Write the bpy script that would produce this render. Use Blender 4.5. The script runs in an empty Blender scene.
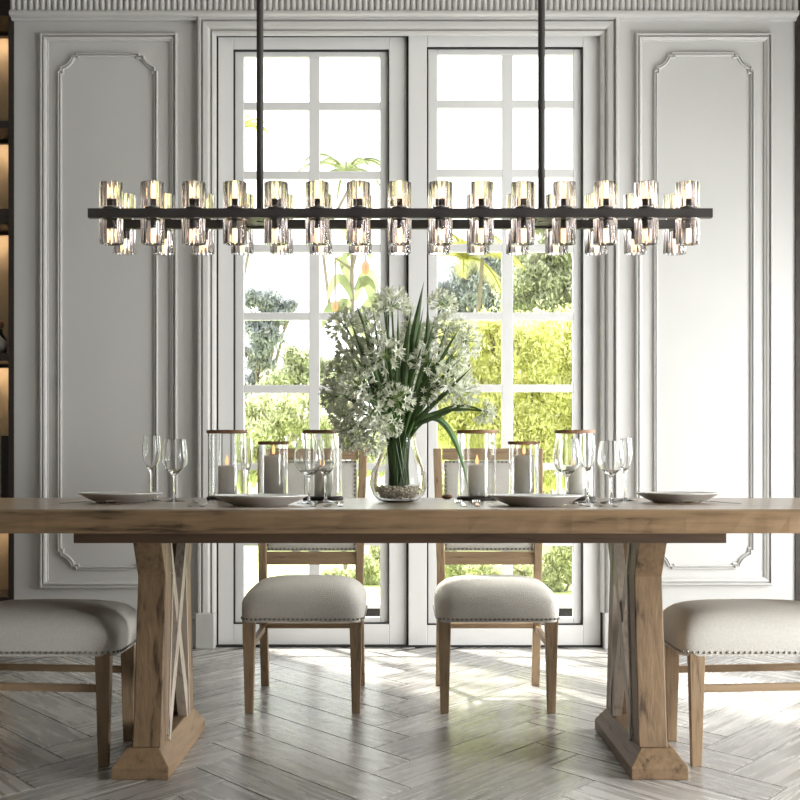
import bpy, math, random
from mathutils import Vector, Matrix, Euler
PI = math.pi
F = 1423.0; HZ = 456.0; CH = 0.9
def X(px, D): return (px - 400.0) * D / F
def Z(py, D): return CH + (HZ - py) * D / F
COL = bpy.context.scene.collection
rnd = random.Random(7)

# ------------------------------------------------------------------ materials
def new_mat(name):
    m = bpy.data.materials.new(name); m.use_nodes = True
    nt = m.node_tree; b = nt.nodes['Principled BSDF']
    return m, nt, b
def N(nt, t, **kw):
    n = nt.nodes.new(t)
    for k, v in kw.items(): setattr(n, k, v)
    return n
def L(nt, a, b): nt.links.new(a, b)
def setp(b, **kw):
    for k, v in kw.items():
        b.inputs[k.replace('_', ' ')].default_value = v
def plain(name, col, rough=.5, metal=0, bump=0, bscale=80, vary=0, vscale=3, **kw):
    m, nt, b = new_mat(name)
    setp(b, Base_Color=(*col, 1), Roughness=rough, Metallic=metal)
    for k, v in kw.items(): b.inputs[k.replace('_', ' ')].default_value = v
    tc = N(nt, 'ShaderNodeTexCoord')
    if vary:
        no = N(nt, 'ShaderNodeTexNoise'); no.inputs['Scale'].default_value = vscale; no.inputs['Detail'].default_value = 4
        L(nt, tc.outputs['Object'], no.inputs['Vector'])
        cr = N(nt, 'ShaderNodeValToRGB')
        cr.color_ramp.elements[0].position = .3; cr.color_ramp.elements[1].position = .7
        cr.color_ramp.elements[0].color = (*[c * (1 - vary) for c in col], 1)
        cr.color_ramp.elements[1].color = (*[min(1, c * (1 + vary)) for c in col], 1)
        L(nt, no.outputs['Fac'], cr.inputs['Fac']); L(nt, cr.outputs['Color'], b.inputs['Base Color'])
    if bump:
        n2 = N(nt, 'ShaderNodeTexNoise'); n2.inputs['Scale'].default_value = bscale; n2.inputs['Detail'].default_value = 3
        L(nt, tc.outputs['Object'], n2.inputs['Vector'])
        bp = N(nt, 'ShaderNodeBump'); bp.inputs['Strength'].default_value = bump; bp.inputs['Distance'].default_value = .003
        L(nt, n2.outputs['Fac'], bp.inputs['Height']); L(nt, bp.outputs['Normal'], b.inputs['Normal'])
    return m
def wood(name, axis, dark, light, rough=.55, bump=.5, s=1.0):
    m, nt, b = new_mat(name)
    tc = N(nt, 'ShaderNodeTexCoord'); mp = N(nt, 'ShaderNodeMapping')
    sc = [9 * s, 9 * s, 9 * s]; sc[axis] = .8 * s
    mp.inputs['Scale'].default_value = sc
    L(nt, tc.outputs['Object'], mp.inputs['Vector'])
    n1 = N(nt, 'ShaderNodeTexNoise'); n1.inputs['Scale'].default_value = 1.6; n1.inputs['Detail'].default_value = 6; n1.inputs['Distortion'].default_value = 1.1
    L(nt, mp.outputs['Vector'], n1.inputs['Vector'])
    n2 = N(nt, 'ShaderNodeTexNoise'); n2.inputs['Scale'].default_value = 9; n2.inputs['Detail'].default_value = 5; n2.inputs['Distortion'].default_value = .3
    L(nt, mp.outputs['Vector'], n2.inputs['Vector'])
    mx = N(nt, 'ShaderNodeMath', operation='MULTIPLY_ADD'); mx.inputs[1].default_value = .45
    ml = N(nt, 'ShaderNodeMath', operation='MULTIPLY'); ml.inputs[1].default_value = .6
    L(nt, n1.outputs['Fac'], ml.inputs[0]); L(nt, n2.outputs['Fac'], mx.inputs[0]); L(nt, ml.outputs[0], mx.inputs[2])
    cr = N(nt, 'ShaderNodeValToRGB'); e = cr.color_ramp.elements
    e[0].position = .38; e[0].color = (*dark, 1); e[1].position = .62; e[1].color = (*light, 1)
    k = e.new(.47); k.color = (*[(a * .35 + c * .65) for a, c in zip(dark, light)], 1)
    L(nt, mx.outputs[0], cr.inputs['Fac']); L(nt, cr.outputs['Color'], b.inputs['Base Color'])
    bp = N(nt, 'ShaderNodeBump'); bp.inputs['Strength'].default_value = bump; bp.inputs['Distance'].default_value = .004
    L(nt, mx.outputs[0], bp.inputs['Height']); L(nt, bp.outputs['Normal'], b.inputs['Normal'])
    setp(b, Roughness=rough)
    return m
M = {}
M['wall'] = plain('wall_paint', (.50, .492, .478), .42, vary=.03, vscale=2)
M['dark_paint'] = plain('taupe_paint', (.16, .15, .14), .7)  # unseen walls are darkened with this to cut bounced light
M['door'] = plain('door_paint', (.68, .675, .67), .38, vary=.02)
M['ceiling'] = plain('ceiling_paint', (.5, .49, .47), .8)
M['seal'] = plain('black_gasket', (.012, .012, .012), .7)  # black painted in for shade in the door gaps, threshold uses it too
OD, OL = (.060, .036, .018), (.265, .172, .095)
M['oak_x'] = wood('oak_grain_x', 0, OD, OL, rough=.33, bump=.3)
M['oak_y'] = wood('oak_grain_y', 1, OD, OL)
M['oak_z'] = wood('oak_grain_z', 2, OD, OL, bump=.9)
b_ = M['oak_x'].node_tree.nodes['Principled BSDF']; b_.inputs['Coat Weight'].default_value = .6; b_.inputs['Coat Roughness'].default_value = .25
M['under_wood'] = wood('dark_stained_oak', 0, (.045, .026, .015), (.13, .08, .048))  # shade under the table top put into this darker oak colour
M['brace'] = wood('weathered_oak', 2, (.25, .20, .15), (.45, .38, .31), rough=.5)
CD, CL = (.17, .108, .060), (.38, .265, .16)
M['chair_z'] = wood('chair_oak_z', 2, CD, CL, s=2.0, bump=.3)
M['chair_x'] = wood('chair_oak_x', 0, CD, CL, s=2.0, bump=.3)
M['chair_y'] = wood('chair_oak_y', 1, CD, CL, s=2.0, bump=.3)
M['linen'] = plain('linen', (.66, .63, .58), .95, bump=.9, bscale=420, vary=.05, vscale=130)
M['nail'] = plain('pewter_nail', (.30, .28, .26), .35, metal=1)
M['black_metal'] = plain('blackened_bronze', (.055, .050, .047), .5, metal=.3, bump=.2, bscale=120)
M['ceramic'] = plain('stoneware', (.62, .60, .57), .3, vary=.04, vscale=20)
M['steel'] = plain('cutlery_steel', (.72, .70, .67), .14, metal=1)
M['wax'] = plain('wax', (.84, .80, .73), .55, vary=.04, vscale=25)
M['rim_wood'] = wood('walnut_rim', 0, (.13, .06, .03), (.33, .17, .09), s=4)
M['dark_wood'] = wood('dark_walnut', 0, (.008, .005, .004), (.024, .015, .011), s=2)
M['shelf_back'] = plain('bookcase_back', (.42, .33, .22), .55, vary=.08)
M['pebble'] = plain('pale_pebble', (.80, .72, .60), .6, vary=.25, vscale=60)
M['pedicel'] = plain('pedicel', (.22, .30, .10), .5)
M['stem'] = plain('flower_stem', (.05, .11, .022), .4)
M['blade'] = plain('blade', (.062, .105, .036), .35, vary=.3, vscale=18)
M['blade_light'] = plain('blade_light', (.25, .42, .20), .35, vary=.2, vscale=18)
M['bark'] = plain('bark', (.20, .17, .14), .9, bump=.8, bscale=20, vary=.2, vscale=9)
M['white_stone'] = plain('white_stone', (.82, .81, .78), .6)
M['black_stone'] = plain('black_stone', (.01, .01, .01), .6)
M['porcelain'] = plain('silver_vase', (.85, .84, .82), .3)
M['copper'] = plain('copper', (.42, .24, .14), .4, metal=.5)
M['book_dark'] = plain('book_cloth', (.03, .028, .026), .7)
M['book_pale'] = plain('book_cloth_pale', (.4, .36, .31), .7)
M['page'] = plain('page_paper', (.6, .55, .46), .8)
b_ = M['wax'].node_tree.nodes['Principled BSDF']; b_.inputs['Subsurface Weight'].default_value = .8; b_.inputs['Subsurface Radius'].default_value = (1, .95, .88); b_.inputs['Subsurface Scale'].default_value = .08
def glass(name, col=(1, 1, 1), rough=0, ior=1.45):
    m, nt, b = new_mat(name)
    setp(b, Base_Color=(*col, 1), Roughness=rough, IOR=ior)
    b.inputs['Transmission Weight'].default_value = 1
    return m
M['glass'] = glass('clear_glass', (.985, .99, .985))
M['vase_glass'] = glass('vase_glass', (.99, .995, .99), ior=1.25)
M['crystal'] = glass('crystal', (1, .935, .935), ior=1.4, rough=.09)
def pane_glass():
    m = bpy.data.materials.new('pane_glass'); m.use_nodes = True; nt = m.node_tree
    for n in list(nt.nodes): nt.nodes.remove(n)
    o = N(nt, 'ShaderNodeOutputMaterial'); t = N(nt, 'ShaderNodeBsdfTransparent'); g = N(nt, 'ShaderNodeBsdfGlossy')
    g.inputs['Roughness'].default_value = .02
    t.inputs['Color'].default_value = (.97, .98, .975, 1)
    lw = N(nt, 'ShaderNodeLayerWeight'); lw.inputs['Blend'].default_value = .5
    pw = N(nt, 'ShaderNodeMath', operation='POWER'); pw.inputs[1].default_value = 5; L(nt, lw.outputs['Facing'], pw.inputs[0])
    f = N(nt, 'ShaderNodeMath', operation='MULTIPLY_ADD'); f.inputs[1].default_value = .7; f.inputs[2].default_value = .04; L(nt, pw.outputs[0], f.inputs[0])
    mx = N(nt, 'ShaderNodeMixShader')
    L(nt, f.outputs[0], mx.inputs[0]); L(nt, t.outputs[0], mx.inputs[1]); L(nt, g.outputs[0], mx.inputs[2]); L(nt, mx.outputs[0], o.inputs[0])
    return m
M['pane'] = pane_glass()
def emit(name, col, s):
    m, nt, b = new_mat(name); setp(b, Base_Color=(*col, 1))
    b.inputs['Emission Color'].default_value = (*col, 1); b.inputs['Emission Strength'].default_value = s
    return m
M['bulb'] = emit('bulb_glow', (1, .80, .42), 1.5)
M['flame'] = emit('flame_glow', (1, .5, .2), 1.2)
M['led'] = emit('led_strip_glow', (1, .76, .50), 24)
def leafmat(name, c1, c2, tr=.5):
    m = bpy.data.materials.new(name); m.use_nodes = True; nt = m.node_tree
    for n in list(nt.nodes): nt.nodes.remove(n)
    o = N(nt, 'ShaderNodeOutputMaterial'); d = N(nt, 'ShaderNodeBsdfDiffuse'); t = N(nt, 'ShaderNodeBsdfTranslucent'); mx = N(nt, 'ShaderNodeMixShader')
    ge = N(nt, 'ShaderNodeNewGeometry'); cr = N(nt, 'ShaderNodeValToRGB')
    cr.color_ramp.elements[0].color = (*c1, 1); cr.color_ramp.elements[1].color = (*c2, 1)
    L(nt, ge.outputs['Random Per Island'], cr.inputs['Fac'])
    L(nt, cr.outputs[0], d.inputs[0]); L(nt, cr.outputs[0], t.inputs[0]); mx.inputs[0].default_value = tr
    L(nt, d.outputs[0], mx.inputs[1]); L(nt, t.outputs[0], mx.inputs[2]); L(nt, mx.outputs[0], o.inputs[0])
    return m
M['petal'] = leafmat('petal', (.62, .65, .50), (.88, .89, .78), .35)
M['leaf_yellow'] = leafmat('leaf_yellow_green', (.48, .50, .17), (.93, .91, .54))
M['leaf_green'] = leafmat('leaf_mid_green', (.32, .35, .20), (.84, .86, .58))
M['leaf_grey'] = leafmat('leaf_grey_green', (.22, .24, .26), (.50, .52, .54))
M['leaf_tropic'] = leafmat('leaf_tropical', (.16, .19, .10), (.42, .45, .27))
M['leaf_pale'] = leafmat('leaf_pale_green', (.28, .31, .20), (.66, .68, .50))
M['palm'] = leafmat('palm_frond', (.26, .29, .12), (.62, .55, .20))
M['grass'] = plain('lawn_grass', (.50, .58, .22), .9, vary=.25, vscale=1.5, bump=.6, bscale=30)

# floor: whitewashed oak herringbone, UV runs along each plank
def floor_mat():
    m, nt, b = new_mat('herringbone_oak')
    uv = N(nt, 'ShaderNodeUVMap'); uv.uv_map = 'UVMap'
    ge = N(nt, 'ShaderNodeNewGeometry')
    mp = N(nt, 'ShaderNodeMapping'); mp.inputs['Scale'].default_value = (2.2, 30, 1)
    L(nt, uv.outputs[0], mp.inputs['Vector'])
    n1 = N(nt, 'ShaderNodeTexNoise', noise_dimensions='4D'); n1.inputs['Scale'].default_value = 1.5; n1.inputs['Detail'].default_value = 6; n1.inputs['Distortion'].default_value = .5
    mw = N(nt, 'ShaderNodeMath', operation='MULTIPLY'); mw.inputs[1].default_value = 40
    L(nt, ge.outputs['Random Per Island'], mw.inputs[0]); L(nt, mw.outputs[0], n1.inputs['W']); L(nt, mp.outputs[0], n1.inputs['Vector'])
    cr = N(nt, 'ShaderNodeValToRGB'); e = cr.color_ramp.elements
    e[0].position = .3; e[0].color = (.25, .235, .218, 1); e[1].position = .70; e[1].color = (.48, .462, .44, 1)
    L(nt, n1.outputs['Fac'], cr.inputs['Fac'])
    hs = N(nt, 'ShaderNodeHueSaturation')
    mr = N(nt, 'ShaderNodeMapRange'); mr.inputs['To Min'].default_value = .78; mr.inputs['To Max'].default_value = 1.2
    L(nt, ge.outputs['Random Per Island'], mr.inputs['Value']); L(nt, mr.outputs[0], hs.inputs['Value']); L(nt, cr.outputs[0], hs.inputs['Color'])
    L(nt, hs.outputs[0], b.inputs['Base Color'])
    r = N(nt, 'ShaderNodeMapRange'); r.inputs['To Min'].default_value = .14; r.inputs['To Max'].default_value = .40
    L(nt, n1.outputs['Fac'], r.inputs['Value']); L(nt, r.outputs[0], b.inputs['Roughness'])
    bp = N(nt, 'ShaderNodeBump'); bp.inputs['Strength'].default_value = .35; bp.inputs['Distance'].default_value = .003
    L(nt, n1.outputs['Fac'], bp.inputs['Height']); L(nt, bp.outputs[0], b.inputs['Normal'])
    return m
M['floor'] = floor_mat()
M['groove'] = plain('plank_groove', (.035, .03, .027), .9)

# ------------------------------------------------------------------ mesh builder
class MB:
    def __init__(s): s.v = []; s.f = []; s.sm = []
    def add(s, v, f, smooth=False):
        o = len(s.v); s.v += [tuple(p) for p in v]; s.f += [tuple(i + o for i in q) for q in f]; s.sm += [smooth] * len(f); return s
    def box(s, x0, x1, y0, y1, z0, z1, mat=None):
        v = [Vector((x, y, z)) for z in (z0, z1) for y in (y0, y1) for x in (x0, x1)]
        if mat: v = [mat @ p for p in v]
        return s.add(v, [(0, 2, 3, 1), (4, 5, 7, 6), (0, 1, 5, 4), (2, 6, 7, 3), (0, 4, 6, 2), (1, 3, 7, 5)])
    def loft(s, rings, cap=True, smooth=False):
        n = len(rings[0]); v = [p for r in rings for p in r]; f = []
        for i in range(len(rings) - 1):
            for j in range(n):
                k = (j + 1) % n
                f.append((i * n + j, i * n + k, (i + 1) * n + k, (i + 1) * n + j))
        o = len(s.v); s.add(v, f, smooth)
        if cap:
            s.f += [tuple(o + j for j in reversed(range(n))), tuple(o + (len(rings) - 1) * n + j for j in range(n))]; s.sm += [False, False]
        return s
    def lathe(s, prof, seg=32, c=(0, 0, 0), closed=False, smooth=True, rfun=None):
        v = []; f = []; n = len(prof)
        for j in range(seg):
            a = 2 * PI * j / seg
            for i, (r, z) in enumerate(prof):
                k = rfun(a, i) if rfun else 1
                v.append((c[0] + r * k * math.cos(a), c[1] + r * k * math.sin(a), c[2] + z))
        m = n if closed else n - 1
        for j in range(seg):
            b = (j + 1) % seg
            for i in range(m):
                i2 = (i + 1) % n
                f.append((j * n + i, b * n + i, b * n + i2, j * n + i2))
        return s.add(v, f, smooth)
    def tube(s, pts, r, seg=8, cap=True, smooth=True):
        pts = [Vector(p) for p in pts]; rs = r if isinstance(r, (list, tuple)) else [r] * len(pts)
        rings = []; up = None
        for i, p in enumerate(pts):
            t = (pts[min(i + 1, len(pts) - 1)] - pts[max(i - 1, 0)]).normalized()
            if up is None: up = t.orthogonal().normalized()
            up = (up - t * up.dot(t))
            if up.length < 1e-6: up = t.orthogonal()
            up.normalize(); q = t.cross(up)
            rings.append([p + (up * math.cos(2 * PI * k / seg) + q * math.sin(2 * PI * k / seg)) * rs[i] for k in range(seg)])
        return s.loft(rings, cap, smooth)
    def ball(s, c, r, seg=8, rings=5, sz=1.0):
        p = [(max(1e-4, r * math.sin(PI * i / rings)), -r * sz * math.cos(PI * i / rings)) for i in range(rings + 1)]
        return s.lathe(p, seg, c)
    def build(s, name, mat, parent=None, bevel=0, loc=None, sub=0):
        me = bpy.data.meshes.new(name); me.from_pydata(s.v, [], s.f)
        for p, k in zip(me.polygons, s.sm): p.use_smooth = k
        me.materials.append(M[mat] if isinstance(mat, str) else mat); me.validate(); me.update()
        import bmesh
        b = bmesh.new(); b.from_mesh(me); bmesh.ops.recalc_face_normals(b, faces=b.faces); b.to_mesh(me); b.free()
        if any(s.sm): me.set_sharp_from_angle(angle=math.radians(38))
        o = bpy.data.objects.new(name, me); COL.objects.link(o)
        if parent: o.parent = parent
        if loc: o.location = loc
        if bevel:
            md = o.modifiers.new('bevel', 'BEVEL'); md.width = bevel; md.segments = 2; md.limit_method = 'ANGLE'; md.angle_limit = math.radians(40)
        return o
def sq(r, n, hx, hy, z, e, cx=0, cy=0):
    out = []
    for k in range(n):
        a = 2 * PI * (k + .5) / n; c, s_ = math.cos(a), math.sin(a)
        out.append(Vector((cx + hx * abs(c) ** (2 / e) * (1 if c > 0 else -1), cy + hy * abs(s_) ** (2 / e) * (1 if s_ > 0 else -1), z)))
    return out
def thing(name, label, cat, loc=(0, 0, 0), rz=0, group=None):
    o = bpy.data.objects.new(name, None); COL.objects.link(o); o.empty_display_size = .1
    o.location = loc; o.rotation_euler = (0, 0, rz); o['label'] = label; o['category'] = cat
    if group: o['group'] = group
    return o
def tag(o, label, cat, group=None, kind=None):
    o['label'] = label; o['category'] = cat
    if group: o['group'] = group
    if kind: o['kind'] = kind
    return o
def struct(o, label=None):
    o['kind'] = 'structure'
    if label: o['label'] = label
    return o
def dup(root, loc, rz=None, label=None):
    r = root.copy(); COL.objects.link(r); r.location = loc
    if rz is not None: r.rotation_euler = (0, 0, rz)
    if label: r['label'] = label
    def rec(a, b):
        for ch in list(a.children):
            c = ch.copy(); COL.objects.link(c); c.parent = b; rec(ch, c)
    for ch in list(root.children):
        c = ch.copy(); COL.objects.link(c); c.parent = r; rec(ch, c)
    return r
def sweep(path, prof, y0, closed=True):
    """moulding in the plane y=y0: path (x,z) , profile (inward offset, height towards the room)"""
    mb = MB(); n = len(path); rings = []
    P = [Vector((p[0], p[1])) for p in path]
    for i in range(n):
        def nrm(a, b):
            d = (b - a).normalized(); return Vector((-d.y, d.x))
        if closed: n1 = nrm(P[i - 1], P[i]); n2 = nrm(P[i], P[(i + 1) % n])
        else:
            n1 = nrm(P[i - 1], P[i]) if i > 0 else nrm(P[0], P[1]); n2 = nrm(P[i], P[i + 1]) if i < n - 1 else n1
        m = n1 + n2; m.normalize(); k = 1 / max(.35, m.dot(n1))
        rings.append([(P[i].x + m.x * k * o, y0 - h, P[i].y + m.y * k * o) for o, h in prof])
    v = [p for r in rings for p in r]; f = []; q = len(prof)
    for i in range(n if closed else n - 1):
        j = (i + 1) % n
        for a in range(q - 1): f.append((i * q + a, j * q + a, j * q + a + 1, i * q + a + 1))
        f.append((i * q + q - 1, j * q + q - 1, j * q, i * q))
    mb.add(v, f)
    if not closed: mb.f += [tuple(range(q)), tuple((n - 1) * q + a for a in range(q))]; mb.sm += [False] * 2
    return mb

# ------------------------------------------------------------------ setting
WY = 6.68; WT = .26
XL, XR = -1.817, 1.855
OX0, OX1, OZ = X(215.5, WY), X(603, WY), Z(33.5, WY)
CEIL = 3.32; SX = 2.7; YB = -1.6
def floor():
    W, Ln = .16, .72; g = .0022
    me_v = []; me_f = []; uvs = []
    def plank(u0, u1, v0, v1, horiz):
        c = math.sqrt(.5)
        pts = [(u0 + g, v0 + g), (u1 - g, v0 + g), (u1 - g, v1 - g), (u0 + g, v1 - g)]
        P = [((u - v) * c + .03, (u + v) * c * 1.55) for u, v in pts]
        if max(p[0] for p in P) < -SX or min(p[0] for p in P) > SX or max(p[1] for p in P) < YB or min(p[1] for p in P) > 7.0: return
        P = [(min(SX, max(-SX, x)), min(7.0, max(YB, y))) for x, y in P]
        o = len(me_v)
        me_v.extend((x, y, 0) for x, y in P); me_v.extend((x, y, -.006) for x, y in P)
        if horiz: U = [(0, 0), (u1 - u0, 0), (u1 - u0, v1 - v0), (0, v1 - v0)]
        else: U = [(0, 0), (0, u1 - u0), (v1 - v0, u1 - u0), (v1 - v0, 0)]
        me_f.append((o, o + 1, o + 2, o + 3)); uvs.extend(U)
        for a in range(4):
            b = (a + 1) % 4
            me_f.append((o + a, o + 4 + a, o + 4 + b, o + b)); uvs.extend([U[a], U[a], U[b], U[b]])
    for t in range(-8, 9):
        for a in range(-70, 90):
            u, v = a * W + t * Ln, a * W - t * Ln
            plank(u, u + Ln, v, v + W, True)
            plank(u + Ln, u + Ln + W, v + W - Ln, v + W, False)
    me = bpy.data.meshes.new('floor'); me.from_pydata(me_v, [], me_f)
    ul = me.uv_layers.new(name='UVMap')
    for i, q in enumerate(uvs): ul.data[i].uv = q
    me.materials.append(M['floor']); me.update()
    o = bpy.data.objects.new('floor', me); COL.objects.link(o); struct(o)
    MB().box(-SX - .1, SX + .1, YB, 7.2, -.12, -.004).build('plank_groove', 'groove', o)
floor()
struct(MB().box(-SX - .2, SX + .2, YB - .1, 7.2, CEIL, CEIL + .1).build('ceiling', 'ceiling'))
w = MB()
w.box(XL, OX0, WY, WY + WT, 0, CEIL); w.box(OX1, XR, WY, WY + WT, 0, CEIL); w.box(OX0, OX1, WY, WY + WT, OZ, CEIL)
w.box(-SX - .1, XL, 7.08, 7.18, 0, CEIL); w.box(XR, SX + .1, 7.08, 7.18, 0, CEIL)
struct(w.build('wall_back', 'wall'))
struct(MB().box(-SX - .1, -SX, YB, 7.08, 0, CEIL).build('wall_left', 'dark_paint'))
struct(MB().box(-SX - .1, SX + .1, YB - .1, YB, 0, CEIL).build('wall_front', 'dark_paint'))
# right wall with two unseen windows, added and sized for light from the right
WIN = [(2.0, 3.3), (3.9, 6.3)]; WZ0, WZ1 = .08, 1.95
wr = MB().box(SX, SX + .1, YB, WIN[0][0], 0, CEIL).box(SX, SX + .1, WIN[0][1], WIN[1][0], 0, CEIL).box(SX, SX + .1, WIN[1][1], 7.08, 0, CEIL)
for a, b in WIN: wr.box(SX, SX + .1, a, b, 0, WZ0).box(SX, SX + .1, a, b, WZ1, CEIL)
struct(wr.build('wall_right', 'wall'))
for i, (a, b) in enumerate(WIN):
    m = MB()
    m.box(SX, SX + .08, a, a + .05, WZ0, WZ1).box(SX, SX + .08, b - .05, b, WZ0, WZ1).box(SX, SX + .08, a, b, WZ0, WZ0 + .05).box(SX, SX + .08, a, b, WZ1 - .05, WZ1)
    m.box(SX + .02, SX + .06, (a + b) / 2 - .02, (a + b) / 2 + .02, WZ0, WZ1)
    o = struct(m.build('window_%d' % (i + 1), 'door'))
    MB().box(SX + .035, SX + .041, a + .05, b - .05, WZ0 + .05, WZ1 - .05).build('pane', 'pane', o)

# panel mouldings
big = [(0, 0), (0, .016), (.004, .026), (.010, .026), (.012, .008), (.017, .008), (.019, .020), (.027, .017), (.033, .010), (.037, .010), (.038, 0)]
small = [(0, 0), (0, .010), (.003, .015), (.006, .015), (.008, .003), (.012, .003), (.0135, .012), (.018, .010), (.019, 0)]
def rect(x0, x1, z0, z1): return [(x0, z0), (x1, z0), (x1, z1), (x0, z1)]
def notched(x0, x1, z0, z1, r=.066, st=.018, n=8):
    P = []
    for cx, cz, a0, sx, sz in ((x0, z0, 90, 1, 1), (x1, z0, 180, -1, 1), (x1, z1, 270, -1, -1), (x0, z1, 0, 1, -1)):
        arc = [(cx + r * math.cos(math.radians(a0 - 90 * k / n)), cz + r * math.sin(math.radians(a0 - 90 * k / n))) for k in range(n + 1)]
        first, last = arc[0], arc[-1]
        # small square steps at both ends of the concave arc
        if (a0 // 90) % 2 == 1:
            pre = [(first[0], first[1] + sz * st), (first[0] + sx * st * .7, first[1] + sz * st)]
            post = [(last[0] + sx * st, last[1] + sz * st * .7), (last[0] + sx * st, last[1])]
            arc2 = [(cx, first[1] + sz * st), (cx + sx * st * .6, first[1] + sz * st), (cx + sx * st * .6, first[1])] + arc[1:-1] + [(last[0], cz + sz * st * .6), (last[0] + sx * st, cz + sz * st * .6), (last[0] + sx * st, cz)]
        else:
            arc2 = [(first[0] + sx * st, cz), (first[0] + sx * st, cz + sz * st * .6), (first[0], cz + sz * st * .6)] + arc[1:-1] + [(cx + sx * st * .6, last[1]), (cx + sx * st * .6, last[1] + sz * st), (cx, last[1] + sz * st)]
        P += arc2
    return P
t = 1
for (a, b, c, d), (e, f_, g, h) in (((40.5, 178, 34, 588), (58, 158, 53, 570)), ((635, 772, 34, 585), (653.5, 754, 52.5, 569))):
    struct(sweep(rect(X(a, WY), X(b, WY), Z(d, WY), Z(c, WY)), big, WY).build('trim_%d' % t, 'wall')); t += 1
    struct(sweep(notched(X(e, WY), X(f_, WY), Z(h, WY), Z(g, WY)), small, WY).build('trim_%d' % t, 'wall')); t += 1
# door casing
CW = .088
cas = [(0, 0), (0, .030), (.010, .044), (.018, .044), (.021, .022), (.026, .022), (.030, .036), (.052, .032), (.060, .026), (.063, .012), (.068, .012), (.071, .022), (.080, .018), (CW, .012), (CW, 0)]
PZ = Z(612, WY)
path = [(OX1 + CW - .015, PZ), (OX1 + CW - .015, OZ + CW - .012), (OX0 - CW + .004, OZ + CW - .012), (OX0 - CW + .004, PZ)]
struct(sweep(path, cas, WY, closed=False).build('trim_%d' % t, 'wall')); t += 1
for x0, x1 in ((OX0 - CW, OX0), (OX1, OX1 + CW - .012)):
    struct(MB().box(x0, x1, WY - .05, WY, 0, PZ).build('trim_%d' % t, 'wall', bevel=.004)); t += 1
# baseboards with a stepped cap
for side, x0, x1 in (('left', XL, OX0 - CW), ('right', OX1 + CW - .012, XR)):
    prof = [(0, 0), (.022, 0), (.022, .118), (.016, .122), (.016, .132), (.024, .138), (.024, .146), (.012, .152), (.012, .160), (0, .166)]
    m = MB(); m.loft([[(x, WY - p[0], p[1]) for p in prof] for x in (x0, x1)])
    struct(m.build('baseboard_' + side, 'wall'))
# reeded frieze and ledge
m = MB(); n = int((XR - XL) / .0278); v = []; f = []
for k in range(n * 6 + 1):
    x = XL + (XR - XL) * k / (n * 6); ph = (k % 6) / 6
    y = WY - .05 - .014 * math.sin(PI * ph) ** .6 if k % 6 else WY - .05
    v += [(x, y, 2.972), (x, y, CEIL)]
for k in range(n * 6): f.append((2 * k, 2 * k + 2, 2 * k + 3, 2 * k + 1))
m.add(v, f); m.box(XL, XR, WY - .045, WY, 2.972, CEIL)
struct(m.build('trim_%d' % t, 'wall')); t += 1
prof = [(0, 2.938), (.028, 2.938), (.03, 2.948), (.062, 2.950), (.070, 2.955), (.070, 2.966), (.066, 2.972), (0, 2.972)]
m = MB(); m.loft([[(x, WY - p[0], p[1]) for p in prof] for x in (XL, XR)])
struct(m.build('trim_%d' % t, 'wall')); t += 1

# french doors
def door(idx, D, px0, px1, sx0, sx1, cols, rows, top, stop, sbot, bot):
    o = struct(tag_empty('door_%d' % idx))
    x0, x1, z1 = X(px0, D), X(px1, D), Z(top, D)
    a0, a1, b0, b1 = X(sx0, D), X(sx1, D), Z(sbot, D), Z(stop, D)
    m = MB(); T = .05
    m.box(x0, a0, D, D + T, .004, z1).box(a1, x1, D, D + T, .004, z1).box(a0, a1, D, D + T, b1, z1).box(a0, a1, D, D + T, .004, b0)
    m.build('door_frame', 'door', o, bevel=.003)
    g = .005
    s = sweep(rect(a0, a1, b0, b1), [(0, .001), (0, .004), (g, .004), (g, -.02), (0, -.02)], D + .004); s.build('gasket', 'seal', o)  # dark strip painted in for the shaded gap around the sash
    a0 += g; a1 -= g; b0 += g; b1 -= g
    SD = D + .018; m = MB()
    xs = [(X(p, SD), X(q, SD)) for p, q in cols]; zs = [(Z(q, SD), Z(p, SD)) for p, q in rows]
    m.box(a0, xs[0][0], SD, SD + .03, b0, b1).box(xs[-1][1], a1, SD, SD + .03, b0, b1)
    m.box(xs[0][0], xs[-1][1], SD, SD + .03, zs[0][1], b1).box(xs[0][0], xs[-1][1], SD, SD + .03, b0, zs[-1][0])
    m.build('sash', 'door', o, bevel=.003)
    m = MB()
    for i in range(len(xs) - 1): m.box(xs[i][1], xs[i + 1][0], SD, SD + .028, zs[-1][0], zs[0][1])
    for i in range(len(zs) - 1): m.box(xs[0][0], xs[-1][1], SD + .001, SD + .027, zs[i + 1][1], zs[i][0])
    m.build('glazing_bars', 'door', o, bevel=.002)
    MB().box(xs[0][0] - .005, xs[-1][1] + .005, SD + .011, SD + .015, zs[-1][0] - .005, zs[0][1] + .005).build('pane', 'pane', o)
def tag_empty(name):
    o = bpy.data.objects.new(name, None); COL.objects.link(o); return o
rowsL = [(57, 102), (110, 171), (179, 244), (252, 312.5), (320, 385), (393, 463), (470, 538), (546, 617)]
rowsR = [(55, 100), (108, 169), (177, 244), (252, 312.5), (320, 384.5), (392, 463), (470, 538), (546, 617)]
door(1, WY + .045, 216.5, 407, 233.5, 389, [(244, 309), (319.5, 380)], rowsL, 34, 49.5, 624, 646)
door(2, WY + .02, 408.5, 602, 427, 583, [(437.5, 502), (513, 573)], rowsR, 33, 47, 625, 647)
for xa, xb, ya in ((OX0, OX0 + .008, WY + .04), (OX1 - .010, OX1 + .0, WY + .015), (X(406.3, WY + .03), X(409, WY + .03), WY + .03)):  # black strips added in place of the shaded gaps beside the leaves
    struct(MB().box(xa, xb, ya, ya + .08, 0, OZ).build('trim_%d' % t, 'seal')); t += 1
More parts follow.
